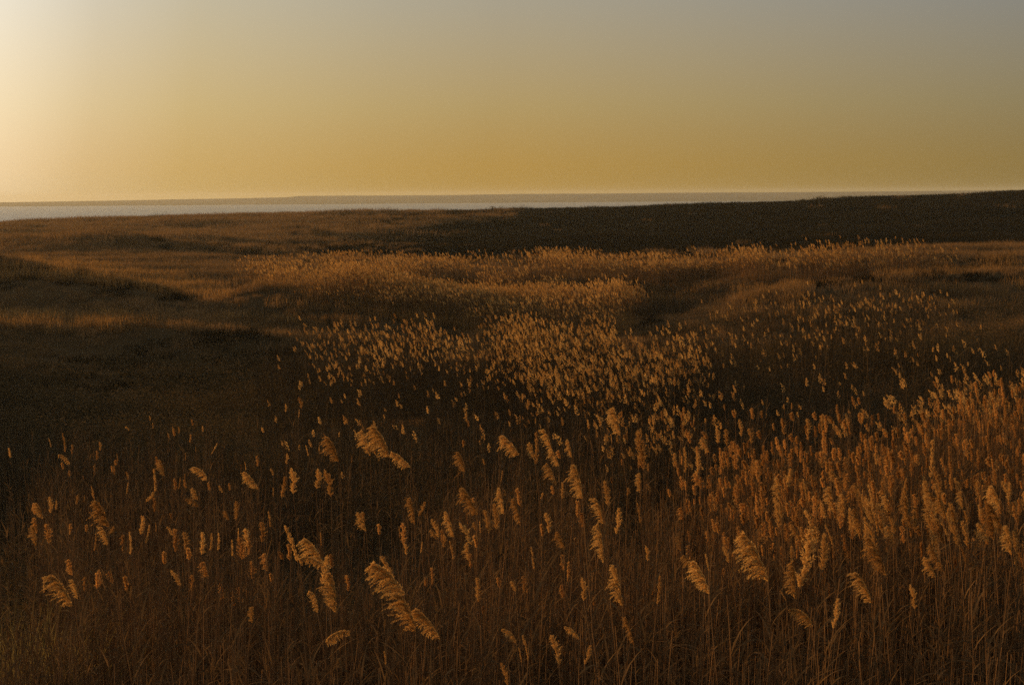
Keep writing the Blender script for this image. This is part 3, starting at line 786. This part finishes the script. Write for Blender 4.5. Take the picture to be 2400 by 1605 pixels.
# labels: the form, the size in the picture and what stands nearest
LAND = [(905, 1000, 'the tallest trio'), (945, 1340, 'the biggest drooping plume'), (240, 1195, 'the fat bright plume'),
        (1445, 980, 'the fat round plume'), (155, 1385, 'the lower left comb'), (1785, 1300, 'the widest feathery plume'),
        (725, 1310, 'the arching double plume'), (1655, 1190, 'the bare dark twigs'), (2060, 1300, 'the hazy wide plume'),
        (60, 1420, 'the olive grass'), (2320, 950, 'the dark curved branches'), (1445, 1370, 'the ragged plume'),
        (1330, 1120, 'the slanting plume'), (620, 980, 'the dark hollow'), (1500, 970, 'the small thick cluster'),
        (2250, 1260, 'the thick right stems'), (1200, 1550, 'the bottom edge')]
seen = {}
def label_for(a, b, lenpx, s_, low):
    size = 'tiny' if lenpx < 18 else 'small' if lenpx < 30 else 'mid-sized' if lenpx < 52 else 'large' if lenpx < 85 else 'very large'
    j = sorted(range(len(LAND)), key=lambda k: math.hypot(LAND[k][0]-a, LAND[k][1]-b))
    lx, ly, nm = LAND[j[0]]
    dx, dy = a-lx, b-ly
    if math.hypot(dx, dy) < 18: rel = 'itself one of' if False else 'at'
    elif abs(dx) > 2*abs(dy): rel = 'right of' if dx > 0 else 'left of'
    elif abs(dy) > 2*abs(dx): rel = 'below' if dy > 0 else 'above'
    else: rel = ('below' if dy > 0 else 'above')+(' and right of' if dx > 0 else ' and left of')
    far = '' if math.hypot(dx, dy) < 110 else 'well '
    return '%s %s, %s%s %s' % (size+' reed,', {c_: 'combed-out plume', o_: 'rounded plume', t_: 'narrow plume', h_: 'bowed plume', up: 'upright plume'}[s_], far, rel.replace(' and ', ' and '), nm)
for yy, tp, bs, s_, w_, H, L_, a, b, lp in cand:
    lb = label_for(a, b, lp, s_, 0)
    k = seen.get(lb, 0); seen[lb] = k+1
    hero_list.append((tp, bs, s_, w_, H, lb, a, b, lp))
dup = {lb for lb, k in seen.items() if k > 1}
byl = {}
for h in hero_list: byl.setdefault(h[5], []).append(h)
RANK = ['', 'second ', 'third ', 'fourth ', 'fifth ', 'sixth ', 'seventh ', 'eighth ']
for lb, hs in byl.items():
    hs.sort(key=lambda h: h[6])
    for i, h in enumerate(hs):
        l2 = lb
        if len(hs) > 1:
            l2 = (['leftmost', 'second from left', 'third from left', 'fourth from left', 'fifth from left', 'sixth from left'][min(i, 5)] if i < len(hs)-1 else 'rightmost')+' '+lb
        make_reed(h[0], h[1], h[2], h[3], h[4], l2, 'single reeds standing out above the reed bed')
print('heroes', len(hero_list), 'depths', sorted(round(float(c[0]), 1) for c in cand)[::15])

# the nearest plumed reeds of the dense stand become reeds of their own too
x, y, hasp, u, v = near_xy
ii = np.where(hasp & (u > 0) & (u < 2400) & (v > 860) & (v < 1560))[0]
ii = ii[np.argsort(y[ii])][:max(0, 298-len(hero_list))]
for i in ii:
    g = NEAR['P'][i]; H = rng.uniform(1.95, 2.5); L_ = rng.uniform(.14, .25)
    s_ = random.choice([up, up, c_, t_, o_])
    ba = g+A([rng.uniform(-.15, .15), rng.uniform(-.1, .1), H]); tp = ba+A([-L_*rng.uniform(0, .55), 0, L_])
    zone = ('crowded stems on the left' if u[i] < 900 else 'crowded stems in the middle' if u[i] < 1560 else 'dense right-hand stand')
    side = ('left edge' if u[i] < 1750 else 'left half' if u[i] < 1950 else 'middle' if u[i] < 2120 else 'right half' if u[i] < 2280 else 'right edge') if zone[0] == 'd' else ('left side' if u[i] % 500 < 250 else 'right side')
    deep = 'front' if y[i] < np.quantile(y[ii], .33) else 'centre' if y[i] < np.quantile(y[ii], .66) else 'back'
    fm = {c_: 'combed', o_: 'rounded', t_: 'narrow', h_: 'bowed', up: 'upright'}[s_]
    lab = 'golden reed, %s plume, %s of the %s, %s' % (fm, deep, zone, side)
    make_reed(tp, ba, s_, 1.0, H, lab, 'golden reeds packed in the '+zone)
km = np.ones(len(x), bool); km[ii] = False
print('near stalks', km.sum())
scatter('reed_stems', 'crowded brown reed stems and small plumes in the foreground', near_protos, NEAR['P'][km], NEAR['yaw'][km], NEAR['scale'][km], NEAR['idx'][km], NEAR['tilt'][km])

# ------------------------------------------------------------------ bare shrubs and small bushes
def twig_grow(mb, p, d, ln, r, depth, twist=.5):
    """recursive bare branch"""
    n = 5; pts = [p]; dd = d
    for i in range(n):
        dd = unit(dd+rv(.12)*twist*2+A([0, 0, .05])); pts.append(pts[-1]+dd*ln/n)
    mb.tube(pts, np.linspace(r, r*.55, n+1), 4)
    if depth > 0:
        for k in range(rng.integers(2, 5)):
            i = rng.integers(1, n+1)
            twig_grow(mb, pts[i], unit(dd+rv(.55)), ln*rng.uniform(.45, .75), r*.5, depth-1, twist)
def bare_shrub(u, v, H, limbs, label, lean=None, nlimb=5):
    p, yy = march(u, v, H)
    g = A([p[0], p[1], float(ground_z(p[0], p[1]))])
    root = bpy.data.objects.new('bare_shrub', None); COL.objects.link(root); root.location = g
    tag(root, label, 'shrub')
    mb = MB(); mb.tube([A([0, 0, -.05]), A([.03, 0, .25*H]), A([.01, .02, .45*H])], [.035, .028, .02], 6)
    obj('trunk', mb.build('trunk', M_twig), root)
    for k in range(nlimb):
        mb = MB(); a = 2*math.pi*k/nlimb+rng.uniform(-.4, .4)
        d = unit(A([math.cos(a)*.9, math.sin(a)*.5, rng.uniform(.35, 1.0)])) if lean is None else unit(A(lean)+rv(.3))
        twig_grow(mb, A([.01, .02, (.2+.25*k/nlimb)*H]), d, H*.55*limbs, .014, 3)
        obj('branch', mb.build('branch', M_twig), root)
    return root
bare_shrub(1665, 1150, 2.2, .62, 'bare dark shrub with crossing twigs beside the dense reed stand')
bare_shrub(2345, 925, 2.3, 1.25, 'bare shrub with dark curved branches arching over the reeds', (-.6, 0, .5), 4)
bare_shrub(1935, 830, 1.6, 1.0, 'leaning bare shrub half hidden in the right hand hollow', (-.8, .1, .7), 4)
def bush(name, u, v, H, wd, nleaf, sz, m, label, cat='bush', stems=4):
    p, yy = march2(u, v, H)
    g = A([p[0], p[1], float(ground_z(p[0], p[1]))])
    root = bpy.data.objects.new(name, None); COL.objects.link(root); root.location = g
    tag(root, label, cat)
    mb = MB(); ends = []
    for k in range(stems):
        a = rng.uniform(0, 6.28); e = A([math.cos(a)*wd*.5, math.sin(a)*wd*.4, H*rng.uniform(.5, .85)]); ends.append(e)
        mb.tube([A([0, 0, -.05]), e*.5+A([0, 0, .08*H]), e], [.02*H, .013*H, .006*H], 4)
    obj('stem', mb.build('stem', M_twig), root)
    mb = MB(); cl = [(e+rv(.12*wd), rng.uniform(.25, .45)*wd) for e in ends for _ in range(3)]
    for k in range(nleaf):
        c, r = cl[k % len(cl)]
        q = c+unit(rv(1))*r*rng.uniform(.3, 1)**.5*A([1, 1, .8]); q[2] = max(q[2], .05)
        d = unit(rv(1))*sz*rng.uniform(.6, 1.4); wv = unit(np.cross(d, rv(1)))*sz*.3
        mb.quad(q-d*.5, q+wv, q+d*.5, q-wv)
    obj('foliage', mb.build('foliage', m), root)
    return root
YY2 = np.geomspace(5.5, 330, 700)
def march2(u, v, H):
    d = ray(u, v); p = (d/d[1])[None, :]*YY2[:, None]
    dz = p[:, 2]+CAMZ-H-ground_z(p[:, 0], p[:, 1])
    k = np.argmax(dz < 0) if (dz < 0).any() else np.argmin(dz)
    return p[k]+A([0, 0, CAMZ]), YY2[k]
M_olive = leafy('olive_straw', (0.30, 0.23, 0.085), (0.11, 0.095, 0.035), 0.4)
for gu, gv, gh, gl in ((10, 1400, 1.9, 'pale olive grass clump at the very left edge above the corner'), (95, 1450, 1.8, 'broad olive straw grass clump under the lower left combed plume'),
                       (190, 1500, 1.6, 'small yellowish grass clump right of the broad olive one'), (30, 1530, 1.5, 'low olive grass clump filling the bottom left corner')):
    p, yy = march2(gu, gv, gh)
    o = obj('grass_clump', tuft(420, .55, gh*.45, gh, .006, 0, .45).build('grass_clump', [M_olive]))
    o.location = (p[0], p[1], float(ground_z(p[0], p[1]))); tag(o, gl, 'grass clump', 'olive grass clumps at the lower left')
bush('bush', 2215, 800, 1.5, 1.6, 2600, .07, M_scrub, 'pale twiggy bush in the dark hollow on the right')
bush('skyline_bush', 1210, 486, 1.5, 2.6, 700, .16, M_scrub, 'low round bush on the crest below the lake')
bush('skyline_bush', 1165, 487, 1.1, 1.8, 500, .16, M_scrub, 'smaller bush on the crest just left of the low round bush')
bush('skyline_bush', 1915, 459, 1.0, 2.4, 700, .16, M_scrub, 'wide ragged bush on the skyline at the right')
bush('skyline_bush', 1876, 461, .9, .8, 300, .14, M_scrub, 'narrow upright bush on the skyline left of the wide one')
bush('skyline_bush', 370, 506, .9, 2.2, 400, .15, M_scrub, 'flat low bush on the crest at the left by the water')

# ------------------------------------------------------------------ evening haze over the lake and the marsh
def haze_box(x0, x1, y0, y1, z0, z1):
    V = [(x, y_, z) for z in (z0, z1) for y_ in (y0, y1) for x in (x0, x1)]
    Fq = [(0, 2, 3, 1), (4, 5, 7, 6), (0, 1, 5, 4), (2, 6, 7, 3), (0, 4, 6, 2), (1, 3, 7, 5)]
    m, n, nd, lk = mat('evening_haze')
    out = nd.new('ShaderNodeOutputMaterial'); pv = nd.new('ShaderNodeVolumePrincipled')
    pv.inputs['Color'].default_value = (0.80, 0.88, 0.82, 1)
    pv.inputs['Density'].default_value = 0.00014
    pv.inputs['Anisotropy'].default_value = 0.3
    lk.new(pv.outputs[0], out.inputs['Volume'])
    o = obj('haze', mesh_np('haze', V, Fq, m))
    tag(o, 'thin golden evening haze over the marsh and the lake', kind='stuff')
haze_box(-4700, 4700, -80, 6600, -7.2, 36)
